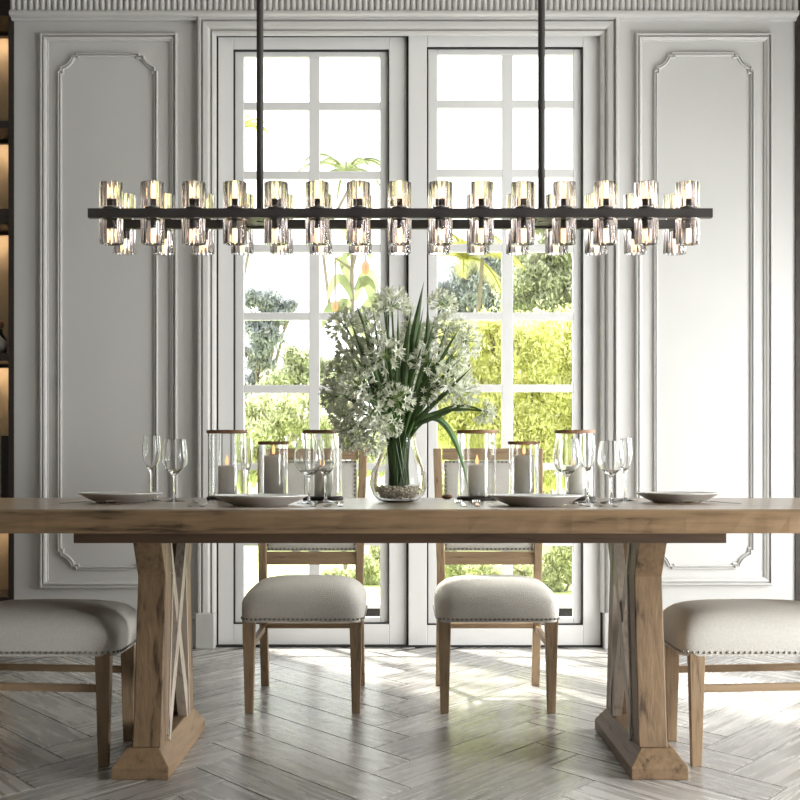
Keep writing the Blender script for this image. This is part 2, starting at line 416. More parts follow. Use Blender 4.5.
struct(MB().box(OX0, OX1, WY + .02, WY + .14, OZ - .005, OZ).build('trim_%d' % t, 'seal')); t += 1  # dark strip standing for the shaded gap above the leaves
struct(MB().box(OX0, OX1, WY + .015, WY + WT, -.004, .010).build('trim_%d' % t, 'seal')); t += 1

# ------------------------------------------------------------------ outdoors
g = MB(); g.box(-30, 30, 7.2, 60, -.3, -.05); struct(g.build('ground', 'grass'))
struct(MB().box(-4, 4, 6.94, 8.2, -.2, -.01).build('terrace', 'white_stone'))
kb = thing('terrace_planter', 'low black planter trough with white rim outside the glass doors', 'planter', (0, 7.3, 0))
MB().box(-1.6, 1.6, 0, .3, -.01, .12).build('trough', 'black_stone', kb)
MB().box(-1.62, 1.62, -.02, .32, .12, .138).build('rim', 'white_stone', kb)

def crown(mb, c, rad, n, ls, rg, shell=.55, flat=1.0):
    for _ in range(n):
        d = Vector((rg.gauss(0, .62), rg.gauss(0, .62), rg.gauss(0, .62)))
        p = Vector((c[0] + d.x * rad[0], c[1] + d.y * rad[1], c[2] + d.z * rad[2]))
        e = Euler((rg.uniform(0, 6.3), rg.uniform(0, 6.3), rg.uniform(0, 6.3))).to_matrix()
        s = ls * rg.uniform(.35, .85)
        mb.add([p + e @ Vector(q) * s for q in ((-1, 0, 0), (0, -.34, .1), (1, 0, 0), (0, .34, .1))], [(0, 1, 2, 3)])
def tree(name, label, D, px, base_py, blobs, mat, ls, n, trunk=.09, seed=1, cat='tree'):
    """blobs: (px, py, radius px) of the crown lumps at distance D"""
    rg = random.Random(seed); k = D / F
    bx, bz = X(px, D), (-.05 if base_py is None else Z(base_py, D))
    t_ = thing(name, label, cat, (bx, D, bz), group='trees in the garden' if cat == 'tree' else 'bushes in the garden')
    mb = MB(); tr = MB()
    tot = sum(b[2] ** 2 for b in blobs)
    cz = sum(Z(b[1], D) * b[2] for b in blobs) / sum(b[2] for b in blobs) - bz
    top = Vector((0, 0, cz)); fork = Vector((rg.uniform(-.05, .05), 0, cz * .55))
    tr.tube([(0, 0, 0), fork * .5 + Vector((.03, 0, 0)), fork], [trunk * .6, trunk * .5, trunk * .4], 8)
    for b in blobs:
        c = Vector((X(b[0], D) - bx, rg.uniform(-.5, .5) * b[2] * k, Z(b[1], D) - bz)); r = b[2] * k
        for _ in range(9):
            off = Vector((rg.uniform(-.85, .85), rg.uniform(-.7, .7), rg.uniform(-.75, .75))) * r
            q_ = rg.uniform(.28, .6)
            crown(mb, c + off, (r * q_, r * q_, r * q_ * .8), int(n * 2.6 * b[2] ** 2 / tot / 9), ls, rg, .15)
        mid = (fork + c) / 2 + Vector((rg.uniform(-.1, .1), 0, .05)) * r
        tr.tube([fork * .98, mid, c], [trunk * .3, trunk * .2, trunk * .08], 6)
        for _ in range(5):
            e = c + Vector((rg.uniform(-.9, .9), rg.uniform(-.8, .8), rg.uniform(-.5, .9))) * r
            tr.tube([mid.lerp(c, .6), (c + e) / 2, e], [trunk * .2, trunk * .13, trunk * .04], 5)
    tr.build('trunk', 'bark', t_); mb.build('foliage', mat, t_)
    return t_
# left door, far grey tree and rounder pale tree below it
tree('broadleaf_tree', 'tall grey-green tree with an airy crown, seen through the far left glass column', 24, 262, None,
     [(262, 302, 15), (262, 330, 16), (255, 360, 16), (278, 318, 10), (246, 388, 14), (290, 308, 9)], 'leaf_grey', .085, 4200, .16, 3)
tree('broadleaf_tree', 'round pale green tree lower than the grey tree, left glass door', 20, 292, None,
     [(292, 365, 18), (280, 382, 15), (303, 384, 16), (318, 370, 12), (334, 392, 18), (350, 372, 16)], 'leaf_pale', .07, 5200, .12, 4)
tree('broadleaf_tree', 'slender tree with bare grey branches behind the short candle, left glass door', 14, 296, None,
     [(250, 415, 24), (275, 430, 24), (303, 415, 22), (262, 460, 24), (292, 466, 24), (340, 440, 24), (372, 450, 24), (330, 475, 20), (236, 440, 16)], 'leaf_green', .045, 9500, .07, 5)
tree('small_tree', 'small far tree standing on the lawn, seen under the table left of the left chair', 18, 252, None,
     [(246, 552, 11), (258, 556, 11), (252, 545, 12), (268, 548, 10), (236, 548, 10)], 'leaf_green', .05, 1500, .06, 6)
tree('leafy_bush', 'light green bush beyond the door behind the left far chair', 10.5, 372, None,
     [(374, 566, 12), (366, 585, 14), (384, 592, 12), (352, 575, 14), (335, 580, 12), (380, 548, 11)], 'leaf_green', .03, 3600, .02, 7, 'bush')
# right door
tree('broadleaf_tree', 'grey-green tree with fine foliage behind the palm, right glass door', 22, 478, None,
     [(450, 290, 18), (480, 280, 24), (500, 262, 22), (470, 310, 22), (500, 305, 22), (440, 320, 20)], 'leaf_grey', .075, 7000, .15, 8)
tree('broadleaf_tree', 'mid-green tree filling the upper panes at the right glass door', 18, 545, None,
     [(530, 262, 16), (552, 258, 18), (575, 255, 18), (530, 292, 20), (560, 290, 22), (545, 312, 18), (582, 300, 18), (515, 300, 14), (545, 235, 12), (575, 225, 14)], 'leaf_pale', .06, 8500, .14, 9)
tree('bamboo_clump', 'bright yellow-green feathery tree filling the panes behind the right candles', 12.5, 530, None,
     [(455, 345, 26), (490, 335, 24), (530, 345, 28), (570, 340, 28), (460, 385, 28), (500, 380, 28), (545, 385, 28), (580, 380, 26), (455, 430, 28), (495, 425, 28), (535, 430, 28), (575, 430, 28),
      (470, 465, 24), (520, 465, 26), (570, 470, 26), (430, 400, 24), (600, 400, 24), (600, 450, 20)], 'leaf_yellow', .042, 26000, .05, 10)
tree('leafy_bush', 'green bush low behind the right far chair, seen through the bottom pane', 10, 565, None,
     [(553, 565, 14), (565, 560, 14), (548, 585, 12), (572, 578, 9), (560, 548, 12), (540, 575, 14), (515, 572, 14), (480, 572, 14)], 'leaf_green', .03, 4200, .02, 11, 'bush')
tree('leafy_bush', 'green bush at the left edge of the right glass door, behind the chair', 10.8, 455, None,
     [(455, 572, 13), (445, 560, 12), (470, 565, 12), (448, 490, 14), (460, 520, 16)], 'leaf_green', .03, 2200, .02, 12, 'bush')
def frond(mb, base, dirv, length, droop, w, rg, n=14):
    d = Vector(dirv).normalized(); side = d.cross(Vector((0, 0, 1))).normalized(); p = Vector(base); pts = []
    for k in range(n + 1):
        pts.append(p.copy()); dd = (d + Vector((0, 0, -droop * (k / n) ** 1.4))).normalized(); p = p + dd * length / n
    mb.tube(pts, [w * .1 * (1 - k / (n + 1)) + .004 for k in range(n + 1)], 4)
    for k in range(1, n + 1):
        l = w * math.sin(PI * (k + 2) / (n + 4)); t_ = (pts[k] - pts[k - 1]).normalized()
        for s in (-1, 1):
            for q in (0, .5):
                a = pts[k - 1].lerp(pts[k], q); tip = a + side * s * l * .8 + t_ * l * .6 + Vector((0, 0, -l * .45))
                mb.add([a, a + t_ * length / n * .42, tip], [(0, 1, 2)])
def palm(label, D, px, py_top, py_base, length, nf, mat, seed, name='palm_tree', trunk=.12, droop=1.6):
    rg = random.Random(seed); bz = -.05
    t_ = thing(name, label, 'tree', (X(px, D), D, bz), group='trees in the garden')
    h = Z(py_top, D) - bz
    MB().tube([(rg.uniform(-.05, .05) * k, 0, h * k / 6) for k in range(7)], [trunk * (1.2 - .06 * k) for k in range(7)], 10).build('trunk', 'bark', t_)
    mb = MB()
    for k in range(nf):
        a = 2 * PI * k / nf + rg.uniform(-.2, .2); e = rg.uniform(.1, 1.1)
        frond(mb, (0, 0, h), (math.cos(a), math.sin(a), e), length * rg.uniform(.8, 1.1), droop, length * .24, rg)
    mb.build('fronds', mat, t_)
tree('bamboo_clump', 'paler yellow-green tree mass behind the bright feathery tree, right glass door', 16, 500, None,
     [(450, 350, 30), (500, 345, 30), (550, 345, 30), (600, 350, 28), (450, 400, 32), (500, 400, 32), (550, 400, 32), (600, 400, 30), (450, 450, 32), (500, 450, 32), (550, 450, 32), (600, 450, 30)], 'leaf_yellow', .07, 9000, .06, 14)
palm('palm with drooping yellow fronds behind the middle of the chandelier, right glass door', 15, 465, 258, None, .75, 18, 'palm', 21, trunk=.024)
palm('pale slender palm whose crown rises behind the chandelier, left glass door', 11, 346, 172, None, .42, 11, 'leaf_tropic', 22, trunk=.014)
palm('faint far palm showing a frond beside the left chandelier rod', 26, 240, 128, None, .75, 12, 'palm', 25, trunk=.03)
# banana-like plant with hanging pods
D = 9.5
bn = thing('tropical_plant', 'tall plant with broad hanging pale leaves and brown pods, behind the bouquet', 'plant', (X(352, D), D, -.05))
rg = random.Random(33); st = MB(); lf = MB(); pd = MB(); k0 = D / F
top = Vector((0, 0, Z(262, D) + .05))
st.tube([(.05, 0, 0), (0, 0, 1.2), top * .95, top + Vector((0, 0, .25))], [.02, .018, .014, .008], 8)
def wide_leaf(mb, p0, p1, p2, w, n=10, fold=.3):
    P = []
    for k in range(n + 1):
        t_ = k / n; P.append(Vector(p0) * (1 - t_) ** 2 + Vector(p1) * 2 * t_ * (1 - t_) + Vector(p2) * t_ ** 2)
    v = []; f = []
    for k in range(n + 1):
        t_ = k / n; d = (P[min(k + 1, n)] - P[max(k - 1, 0)]).normalized()
        s = d.cross(Vector((0, 1, 0)));
        if s.length < .2: s = Vector((1, 0, 0))
        s.normalize(); ww = w * math.sin(PI * min(1, (t_ * .93 + .05))) ** .7 if k < n else 0
        u = s.cross(d).normalized() * fold * ww
        v += [P[k] - s * ww + u, P[k], P[k] + s * ww + u]
    for k in range(n):
        a = 3 * k; f += [(a, a + 1, a + 4, a + 3), (a + 1, a + 2, a + 5, a + 4)]
    mb.add(v, f, True)
for (sx, sy, mx_, my, ex, ey, w_) in ((352, 300, 345, 245, 333, 262, 5), (352, 300, 338, 255, 326, 300, 5), (352, 262, 350, 235, 341, 270, 4), (355, 300, 368, 252, 378, 290, 6),
        (355, 290, 372, 262, 374, 318, 6), (352, 260, 362, 232, 372, 262, 4), (350, 320, 330, 290, 322, 330, 5), (356, 320, 384, 280, 388, 330, 8), (352, 250, 344, 215, 335, 225, 4),
        (353, 245, 360, 200, 368, 212, 4), (352, 340, 362, 300, 366, 345, 9), (352, 330, 346, 285, 338, 318, 6)):
    p = [Vector((X(a, D) - X(352, D), rg.uniform(-.15, .15), Z(b, D) + .05)) for a, b in ((sx, sy), (mx_, my), (ex, ey))]
    wide_leaf(lf, p[0], p[1], p[2], w_ * k0)
for a, b, r in ((336, 308, 3.6), (366, 270, 4.2)):
    pd = MB(); q = Vector((X(a, D) - X(352, D), -.12, Z(b, D) + .05)); pd.ball(q, r * k0, 10, 6, 1.7); pd.build('pod', 'copper', bn)
    st.tube([top + Vector((0, 0, -.05)), q + Vector((0, 0, .32)), q + Vector((0, 0, .03))], [.012, .008, .005], 5)
st.build('stalk', 'bark', bn); lf.build('leaves', 'leaf_tropic', bn)

# ------------------------------------------------------------------ bookcases
def bookcase(x0, x1, label):
    o = thing('bookcase', label, 'bookcase', ((x0 + x1) / 2, WY, 0), group='built-in bookcases'); w_ = (x1 - x0) / 2
    for s in (-1, 1): MB().box(s * w_ - (.024 if s > 0 else 0), s * w_ + (.024 if s < 0 else 0), -.012, .38, 0, 3.25).build('side_panel', 'dark_wood', o)
    MB().box(-w_ + .024, w_ - .024, .36, .38, 0, 3.25).build('back_panel', 'shelf_back', o)
    for a, b in ((0, 16), (121, 128), (209, 223), (353, 361), (505, 515), (597, 612)):
        z0, z1 = Z(b, WY), Z(a, WY)
        s = MB().box(-w_ + .024, w_ - .024, -.006, .36, z0, z1).box(-w_ + .024, w_ - .024, .26, .272, z0 - .016, z0).build('shelf', 'dark_wood', o)
        if a not in (597,):
            MB().box(-w_ + .03, w_ - .03, .276, .292, z0 - .006, z0 - .0005).build('light_strip', 'led', s)
    MB().box(-w_ + .024, w_ - .024, .02, .34, 0, Z(640, WY)).build('plinth', 'dark_wood', o)
    return o
bookcase(-2.52, XL + .006, 'dark wood bookcase with warm lit shelves at the left edge of the photo')
bookcase(XR, 2.56, 'dark wood bookcase with warm lit shelves at the right edge of the photo')
zs = Z(353, WY)
o = MB().lathe([(.001, 0), (.028, 0), (.03, .004), (.045, .02), (.052, .042), (.045, .062), (.028, .078), (.022, .084), (.024, .088), (.001, .086)], 24).build('round_vase', 'porcelain', loc=(X(-3, WY + .1), WY + .09, zs + .0015)); tag(o, 'small silver round vase on the left bookcase shelf', 'vase')
bt = thing('perfume_decanter', 'bottle with a copper brown stopper behind the silver vase on the left bookcase', 'bottle', (X(3, WY + .2) - .02, WY + .22, zs + .0015))
MB().lathe([(.001, 0), (.03, 0), (.032, .01), (.03, .08), (.012, .11), (.012, .13), (.001, .13)], 20).build('body', 'book_dark', bt)
MB().ball((0, 0, .152), .02, 12, 8).build('stopper', 'copper', bt)
zb = Z(505, WY) + .0015
bk = thing('book', 'tall black book standing at the right end of the left bookcase shelf', 'book', (XL - .046, WY + .14, zb), group='books in the left bookcase')
MB().box(-.018, .018, -.11, .11, 0, .325).build('cover', 'book_dark', bk, bevel=.003); MB().box(-.013, .013, -.10, .112, .006, .3265).build('pages', 'page', bk)
bk2 = thing('book', 'shorter pale book beside the tall black book in the left bookcase', 'book', (XL - .088, WY + .14, zb), group='books in the left bookcase')
MB().box(-.02, .02, -.1, .1, 0, .30).build('cover', 'book_pale', bk2, bevel=.003); MB().box(-.015, .015, -.09, .102, .006, .3015).build('pages', 'page', bk2)

# ------------------------------------------------------------------ dining table
TH = .76; TY0, TY1 = 3.87, 4.77
tb = thing('dining_table', 'long weathered oak trestle dining table set for guests, centre of the room', 'table', (0, 4.32, 0))
top = MB()
def topring(x):
    r2 = random.Random(int(x * 1000)); j = lambda: r2.uniform(-.0012, .0012)
    return [(x, -.59 + j(), .697), (x, -.592 + j(), .74 + j()), (x, -.589, .7555 + j()), (x, -.584 + j(), .76), (x, .444, .76), (x, .449, .7555), (x, .452, .74), (x, .45, .697)]
top.loft([topring(-1.35 + 2.7 * k / 90) for k in range(91)])
top.build('table_top', 'oak_x', tb)
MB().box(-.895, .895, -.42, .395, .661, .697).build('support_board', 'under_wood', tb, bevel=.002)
for sx in (-1, 1):
    bx = sx * .722
    f = MB()
    def r(y, hw, z): return [(bx - hw, y, z), (bx + hw, y, z)]
    B = [(.080, .37, 0), (.080, .37, .034), (.046, .328, .08)]
    rings = []
    for hw, hl, z in B: rings.append([(bx - hw, -hl, z), (bx + hw, -hl, z), (bx + hw, hl, z), (bx - hw, hl, z)])
    f.loft(rings); ft = f.build('trestle_foot', 'oak_y', tb, bevel=.003)
    lx = sx * .712
    for s in (-1, 1):
        # leg kinks inwards at the waist and flares again to the top
        pr = [(.32, .08), (.235, .555), (.318, .661)]
        pi = [(.215, .08), (.135, .555), (.185, .661)]
        l = MB(); rings = []
        for (yo, z), (yi, _) in zip(pr, pi):
            hw = .040
            rings.append([(lx - hw, s * yo, z), (lx + hw, s * yo, z), (lx + hw, s * yi, z), (lx - hw, s * yi, z)])
        l.loft(rings); l.build('leg', 'oak_z', ft, bevel=.003)
    def slat(p, q, xo):
        p, q = Vector(p), Vector(q); d = (q - p).normalized(); n_ = Vector((0, -d.z, d.y)) * .027
        b = MB(); b.loft([[c - n_ + Vector((-.014 + xo, 0, 0)), c + n_ + Vector((-.014 + xo, 0, 0)), c + n_ + Vector((.014 + xo, 0, 0)), c - n_ + Vector((.014 + xo, 0, 0))] for c in (p, q)])
        b.build('cross_brace', 'brace', ft)
    ix = lx - sx * .030
    slat((ix, -.20, .085), (ix, .165, .655), 0); slat((ix, .20, .085), (ix, -.165, .655), sx * .004)
    for s in (-1, 1):   # pale edging slats on the inner edge of each leg
        b = MB()
        for (ya, za), (yb, zb_) in (((.212, .082), (.132, .553)), ((.132, .557), (.182, .66))):
            b.loft([[(ix - .014, s * ya, za), (ix + .014, s * ya, za), (ix + .014, s * (ya - .016), za), (ix - .014, s * (ya - .016), za)],
                    [(ix - .014, s * yb, zb_), (ix + .014, s * yb, zb_), (ix + .014, s * (yb - .016), zb_), (ix - .014, s * (yb - .016), zb_)]])
        b.build('edge_strip', 'brace', ft)

# ------------------------------------------------------------------ dining chairs (local: front towards -y)
def make_chair(label, loc, rz):
    o = thing('dining_chair', label, 'chair', loc, rz, 'dining chairs around the table')
    for s in (-1, 1):
        l = MB()
        l.loft([[(s * .187 + a, b, z) for a, b in ((-hw, -hw), (hw, -hw), (hw, hw), (-hw, hw))] for hw, z in ((.0145, 0), (.0225, .33))])
        # inner faces taper, outer face stays nearly plumb
        l.build('leg', 'chair_z', o, bevel=.002)
    for s in (-1, 1):
        pts = [(.60, 0, .188), (.505, .30, .186), (.485, .46, .186), (.50, .62, .190), (.57, .93, .198)]
        l = MB(); l.loft([[(s * x + a, y + b, z) for a, b in ((-.0155, -.019), (.0155, -.019), (.0155, .019), (-.0155, .019))] for y, z, x in pts])
        l.build('back_post', 'chair_z', o, bevel=.003)
    st = MB()
    for s in (-1, 1):
        st = MB().loft([[(s * .187 + a, y, z + b) for a, b in ((-.008, -.011), (.008, -.011), (.008, .011), (-.008, .011))] for y, z in ((.012, .225), (.515, .235))])
        st.build('stretcher', 'chair_y', o)
    MB().box(-.172, .172, .505, .525, .235, .255).build('stretcher', 'chair_x', o)
    MB().box(-.176, .176, .465, .485, .29, .33).build('seat_rail', 'chair_x', o)
    seat = MB(); rings = []; cy = .208
    for z, hx, hy, e in ((.321, .2115, .252, 11), (.332, .2145, .256, 11), (.36, .2165, .258, 10), (.384, .2165, .258, 9), (.399, .212, .254, 8), (.412, .204, .247, 7.2), (.425, .193, .236, 6.6), (.437, .177, .220, 6), (.446, .155, .197, 5), (.453, .125, .160, 4), (.458, .082, .105, 3), (.460, .035, .045, 2.2)):
        rings.append(sq(0, 56, hx, hy, z, e, 0, cy))
    seat.loft(rings, True, True); st_o = seat.build('seat', 'linen', o)
    nb = MB()
    rr = sq(0, 200, .2155, .2575, .333, 11, 0, cy); acc = 0
    for i in range(len(rr)):
        a_, b_ = rr[i - 1], rr[i]; ln = (b_ - a_).length; q = acc
        while q < ln:
            nb.ball(a_.lerp(b_, q / ln), .0042, 6, 4); q += .0162
        acc = q - ln
    nb.build('nailhead_trim', 'nail', st_o)
    # back rest
    def yb(z): return .50 + (z - .62) * (.07 / .31) if z > .62 else .485 + (z - .46) * .015 / .16
    def rail(z0, z1, nm):
        MB().loft([[(x, yb(z0) - .011, z0), (x, yb(z0) + .011, z0), (x, yb(z1) + .011, z1), (x, yb(z1) - .011, z1)] for x in (-.178, .178)]).build(nm, 'chair_x', o, bevel=.002)
    rail(.885, .93, 'top_rail'); rail(.483, .533, 'lower_rail')
    pad = MB(); n = 10; rings = []
    for k in range(n + 1):
        z = .535 + .348 * k / n; y = yb(z); b = math.sin(PI * k / n) ** .35 if 0 < k < n else .0
        ring = []
        for j in range(24):
            a = 2 * PI * j / 24; c, s_ = math.cos(a), math.sin(a)
            ring.append((.171 * abs(c) ** .3 * (1 if c > 0 else -1), y + (.006 + .012 * b) * abs(s_) ** .6 * (1 if s_ > 0 else -1), z))
        rings.append(ring)
    pad.loft(rings, True, True); pd_ = pad.build('backrest', 'linen', o)
    nb = MB()
    def nail(x, z):
        for s in (-1, 1): nb.ball((x, yb(z) + s * .013, z), .0042, 6, 4)
    for k in range(22): nail(-.165 + .33 * k / 21, .543); nail(-.165 + .33 * k / 21, .877)
    for k in range(1, 21): nail(-.166, .543 + .334 * k / 21); nail(.166, .543 + .334 * k / 21)
    nb.build('nailhead_trim', 'nail', pd_)
    return o
FY = 4.985
ch = make_chair('oak dining chair with linen seat, far side of the table, left of the two', (-.341, FY, 0), 0)
dup(ch, (.343, FY, 0), 0, 'oak dining chair with linen seat, far side of the table, right of the two')
dup(ch, (-.86, 4.32, 0), PI / 2 , 'shaded oak dining chair with linen seat at the left end of the table')
dup(ch, (.86, 4.32, 0), -PI / 2, 'brightly lit oak dining chair with linen seat at the right end of the table')

# ------------------------------------------------------------------ tableware
def at(px, D): return (X(px, D), D, TH)
PL = [(.001, .0), (.075, .0), (.08, .003), (.105, .012), (.128, .024), (.1345, .027), (.1345, .030), (.127, .028), (.10, .018), (.078, .009), (.001, .008)]
def plate(px, D, label, s=1):
    o = MB().lathe([(r * s, z * 1.0) for r, z in PL], 48).build('dinner_plate', 'ceramic', loc=at(px, D)); tag(o, label, 'plate', 'dinner plates on the table')
plate(260.5, 4.03, 'grey stoneware plate at the near left place, below the left candles')
plate(535.5, 4.03, 'grey stoneware plate at the near right place, below the right candles')
plate(120.5, 4.30, 'grey stoneware plate at the left end of the table', .93)
plate(677.5, 4.30, 'white stoneware plate at the right end of the table', .93)
def winep(h, rb, zb, wide, rim):
    # outer profile then inner profile, closed
    out = [(.001, 0), (.034, 0), (.0345, .0015), (.02, .004), (.006, .008), (.0038, .02), (.0036, zb - .012), (.006, zb - .004)]
    n = 10; bowl = []
    for k in range(1, n + 1):
        t_ = k / n; r_ = rb * math.sin(min(1, t_ / wide) * PI / 2) ** .62 if t_ < wide else rb - (rb - rim) * ((t_ - wide) / (1 - wide)) ** 1.6
        bowl.append((r_, zb + (h - zb) * t_))
    inn = [(r_ - .0012, z) for r_, z in reversed(bowl)]; inn[0] = (inn[0][0], inn[0][1] + .0003)
    inn = [q for q in inn if q[0] > .004]
    return out + bowl + inn + [(.001, zb + .004)]
def wglass(px, D, label, h=.192, rb=.041, rim=.033):
    o = MB().lathe(winep(h, rb, h * .44, .42, rim), 32).build('wine_glass', 'glass', loc=at(px, D)); tag(o, label, 'glass', 'glasses on the table')
def flute(px, D, label, h=.203, rb=.024):
    o = MB().lathe(winep(h, rb, h * .46, .55, rb * .88), 32).build('champagne_flute', 'glass', loc=at(px, D)); tag(o, label, 'glass', 'glasses on the table')
wglass(174.5, 4.40, 'rounded wine glass right of the flute at the left end of the table')
flute(151.5, 4.43, 'slim flute behind the plate at the left end of the table', rb=.029)
flute(247.5, 4.62, 'slim flute standing behind the leftmost candle lantern', .198, .018)
wglass(309, 4.18, 'large wine glass right of the near left plate', .188, .0455, .036)
wglass(325.5, 4.30, 'clear wine glass in front of the third candle from the left', .19, .034, .028)
wglass(567, 4.20, 'large wine glass right of the near right plate', .19, .041, .034)
flute(587.5, 4.26, 'slim flute between the two wine glasses on the right', .200)
wglass(611, 4.33, 'rounded wine glass standing right of the candles', .186, .041, .033)
flute(625, 4.45, 'slim flute farthest to the right, behind the rounded wine glass', .195)
# candle lanterns
def lantern(px, D, dia, h, ch_, cd, label, clabel, cx=0):
    p = at(px, D); R = dia / 2
    o = thing('hurricane_lantern', label, 'lantern', p, group='candle lanterns on the table')
    MB().lathe([(.001, 0), (R + .003, 0), (R + .004, .003), (R + .004, .009), (R, .012), (.001, .012)], 40).build('base', 'dark_wood', o)
    MB().lathe([(R, .013), (R, h - .008), (R - .003, h - .008), (R - .003, .013)], 48, closed=True).build('glass_cylinder', 'glass', o)
    MB().lathe([(R + .004, h - .010), (R + .004, h), (R - .007, h), (R - .007, h - .010)], 48, closed=True, smooth=False).build('wooden_rim', 'rim_wood', o)
    c = thing('pillar_candle', clabel, 'candle', (p[0] + cx, p[1], TH + .0125), group='candles inside the lanterns')
    r = cd / 2
    MB().lathe([(.001, 0), (r, 0), (r, ch_ - .003), (r - .002, ch_), (r * .7, ch_ - .002), (.001, ch_ - .005)], 28).build('wax_body', 'wax', c)
    MB().tube([(0, 0, ch_ - .005), (0, 0, ch_ + .006)], .0012, 6).build('wick', 'black_metal', c)
    MB().lathe([(.0005, ch_ + .002), (.004, ch_ + .006), (.0055, ch_ + .013), (.004, ch_ + .022), (.0005, ch_ + .034)], 10).build('flame', 'flame', c)
HD = 4.52
for px, d_, h, c_, cw, lab, cl in (
    (227, .121, .222, .096, .058, 'tall glass candle lantern leftmost of the row', 'shorter beige candle in the leftmost lantern'),
    (273.5, .090, .186, .130, .061, 'short narrow glass lantern second from the left', 'tall beige candle in the short left lantern'),
    (323, .121, .222, .094, .055, 'tall glass lantern just left of the bouquet', 'beige candle in the lantern just left of the bouquet'),
    (477, .121, .222, .098, .056, 'tall glass lantern just right of the bouquet', 'beige candle in the lantern just right of the bouquet'),
    (524, .095, .186, .130, .063, 'short narrow glass lantern in the right group', 'tall beige candle in the short right lantern'),
    (575, .121, .222, .097, .060, 'tall glass lantern rightmost of the row', 'beige candle in the rightmost lantern')):
    lantern(px, HD, d_, h, c_, cw, lab, cl)
# cutlery (lies along +y from its handle end)
def cut_mesh(kind):
    mb = MB()
    def strip(pts, th=.002):
        rings = [[(-w_, y, z), (w_, y, z), (w_, y, z + th), (-w_, y, z + th)] for y, w_, z in pts]; mb.loft(rings)
    if kind == 'fork':
        strip([(0, .007, .001), (.03, .0062, .003), (.08, .0035, .007), (.12, .003, .008), (.135, .009, .006), (.15, .0115, .004)])
        for k in range(4):
            x = -.0095 + k * .00633; mb.loft([[(x - .0016, y, z), (x + .0016, y, z), (x + .0016, y, z + .002), (x - .0016, y, z + .002)] for y, z in ((.149, .004), (.17, .004), (.193, .011))])
    elif kind == 'knife':
        strip([(0, .007, .001), (.05, .0065, .001), (.09, .0055, .001), (.10, .008, .001), (.15, .0095, .001), (.19, .007, .001), (.205, .001, .001)])
    else:
        strip([(0, .007, .001), (.03, .0062, .003), (.08, .0035, .007), (.115, .003, .008), (.128, .006, .006)])
        v = []; n = 14
        for rk in range(4):
            for k in range(n):
                a = 2 * PI * k / n; q = (rk + .01) / 3
                v.append((.0175 * q * math.cos(a), .152 + .027 * q * math.sin(a), .0015 + .0075 * q * q))
        fc = [(rk * n + k, rk * n + (k + 1) % n, (rk + 1) * n + (k + 1) % n, (rk + 1) * n + k) for rk in range(3) for k in range(n)]
        mb.add(v, fc, True)
    return mb
protoc = {}
def cutlery(kind, px, D, rz, label):
    p = at(px, D)
    if kind in protoc:
        o = protoc[kind].copy(); COL.objects.link(o); o.location = p
    else:
        o = cut_mesh(kind).build(kind, 'steel', loc=p); protoc[kind] = o
    o.rotation_euler = (0, 0, rz); tag(o, label, kind, 'cutlery on the table'); return o
R_ = math.radians
for nm, c, D in (('left', 260.5, 3.93), ('right', 535.5, 3.93)):
    cutlery('fork', c - 71, D, R_(3), 'outer fork left of the near %s plate' % nm)
    cutlery('fork', c - 58, D, R_(-2), 'inner fork nearer to the near %s plate' % nm)
    cutlery('knife', c + 53, D - .01, R_(2), 'knife right beside the near %s plate' % nm)
    cutlery('knife', c + 65, D, R_(-3), 'second knife, between knife and spoon right of the near %s plate' % nm)
    cutlery('spoon', c + 80, D, R_(4), 'spoon outermost right of the near %s plate' % nm)
cutlery('spoon', 60, 4.14, R_(-90), 'spoon lying in front of the plate at the left end of the table')
cutlery('spoon', 740, 4.14, R_(90), 'spoon lying in front of the plate at the right end of the table')
o = MB().ball((0, 0, .008), .018, 14, 8, .45).build('seed_pod', 'rim_wood', loc=at(447, 4.62)); tag(o, 'small dark brown pod lying on the table right of the vase', 'pod')

# ------------------------------------------------------------------ vase and bouquet
VX, VY = X(398.5, 4.33), 4.33
vz = [(.001, 0), (.045, 0), (.062, .006), (.078, .022), (.087, .048), (.0875, .062), (.082, .09), (.070, .125), (.058, .16), (.052, .185), (.053, .205), (.056, .21)]
vin = [(r - .0028, z) for r, z in reversed(vz[3:])] + [(.060, .009), (.044, .0035), (.001, .0035)]
o = MB().lathe(vz + vin, 48).build('flower_vase', 'vase_glass', loc=(VX, VY, TH)); tag(o, 'clear glass bulbous vase holding the bouquet in the middle of the table', 'vase')
pb = MB(); rg = random.Random(5)
for k in range(420):
    z = rg.uniform(.012, .048); rmax = min(.078, .050 + (z - .010) * .95); a = rg.uniform(0, 2 * PI); r = rmax * math.sqrt(rg.random()) * .92
    pb.ball((r * math.cos(a), r * math.sin(a), z), rg.uniform(.004, .0065), 6, 4, .8)
o = pb.build('pebbles', 'pebble', loc=(VX, VY, TH)); tag(o, 'pale beige pebbles in the bottom of the glass vase', 'pebbles', kind='stuff')
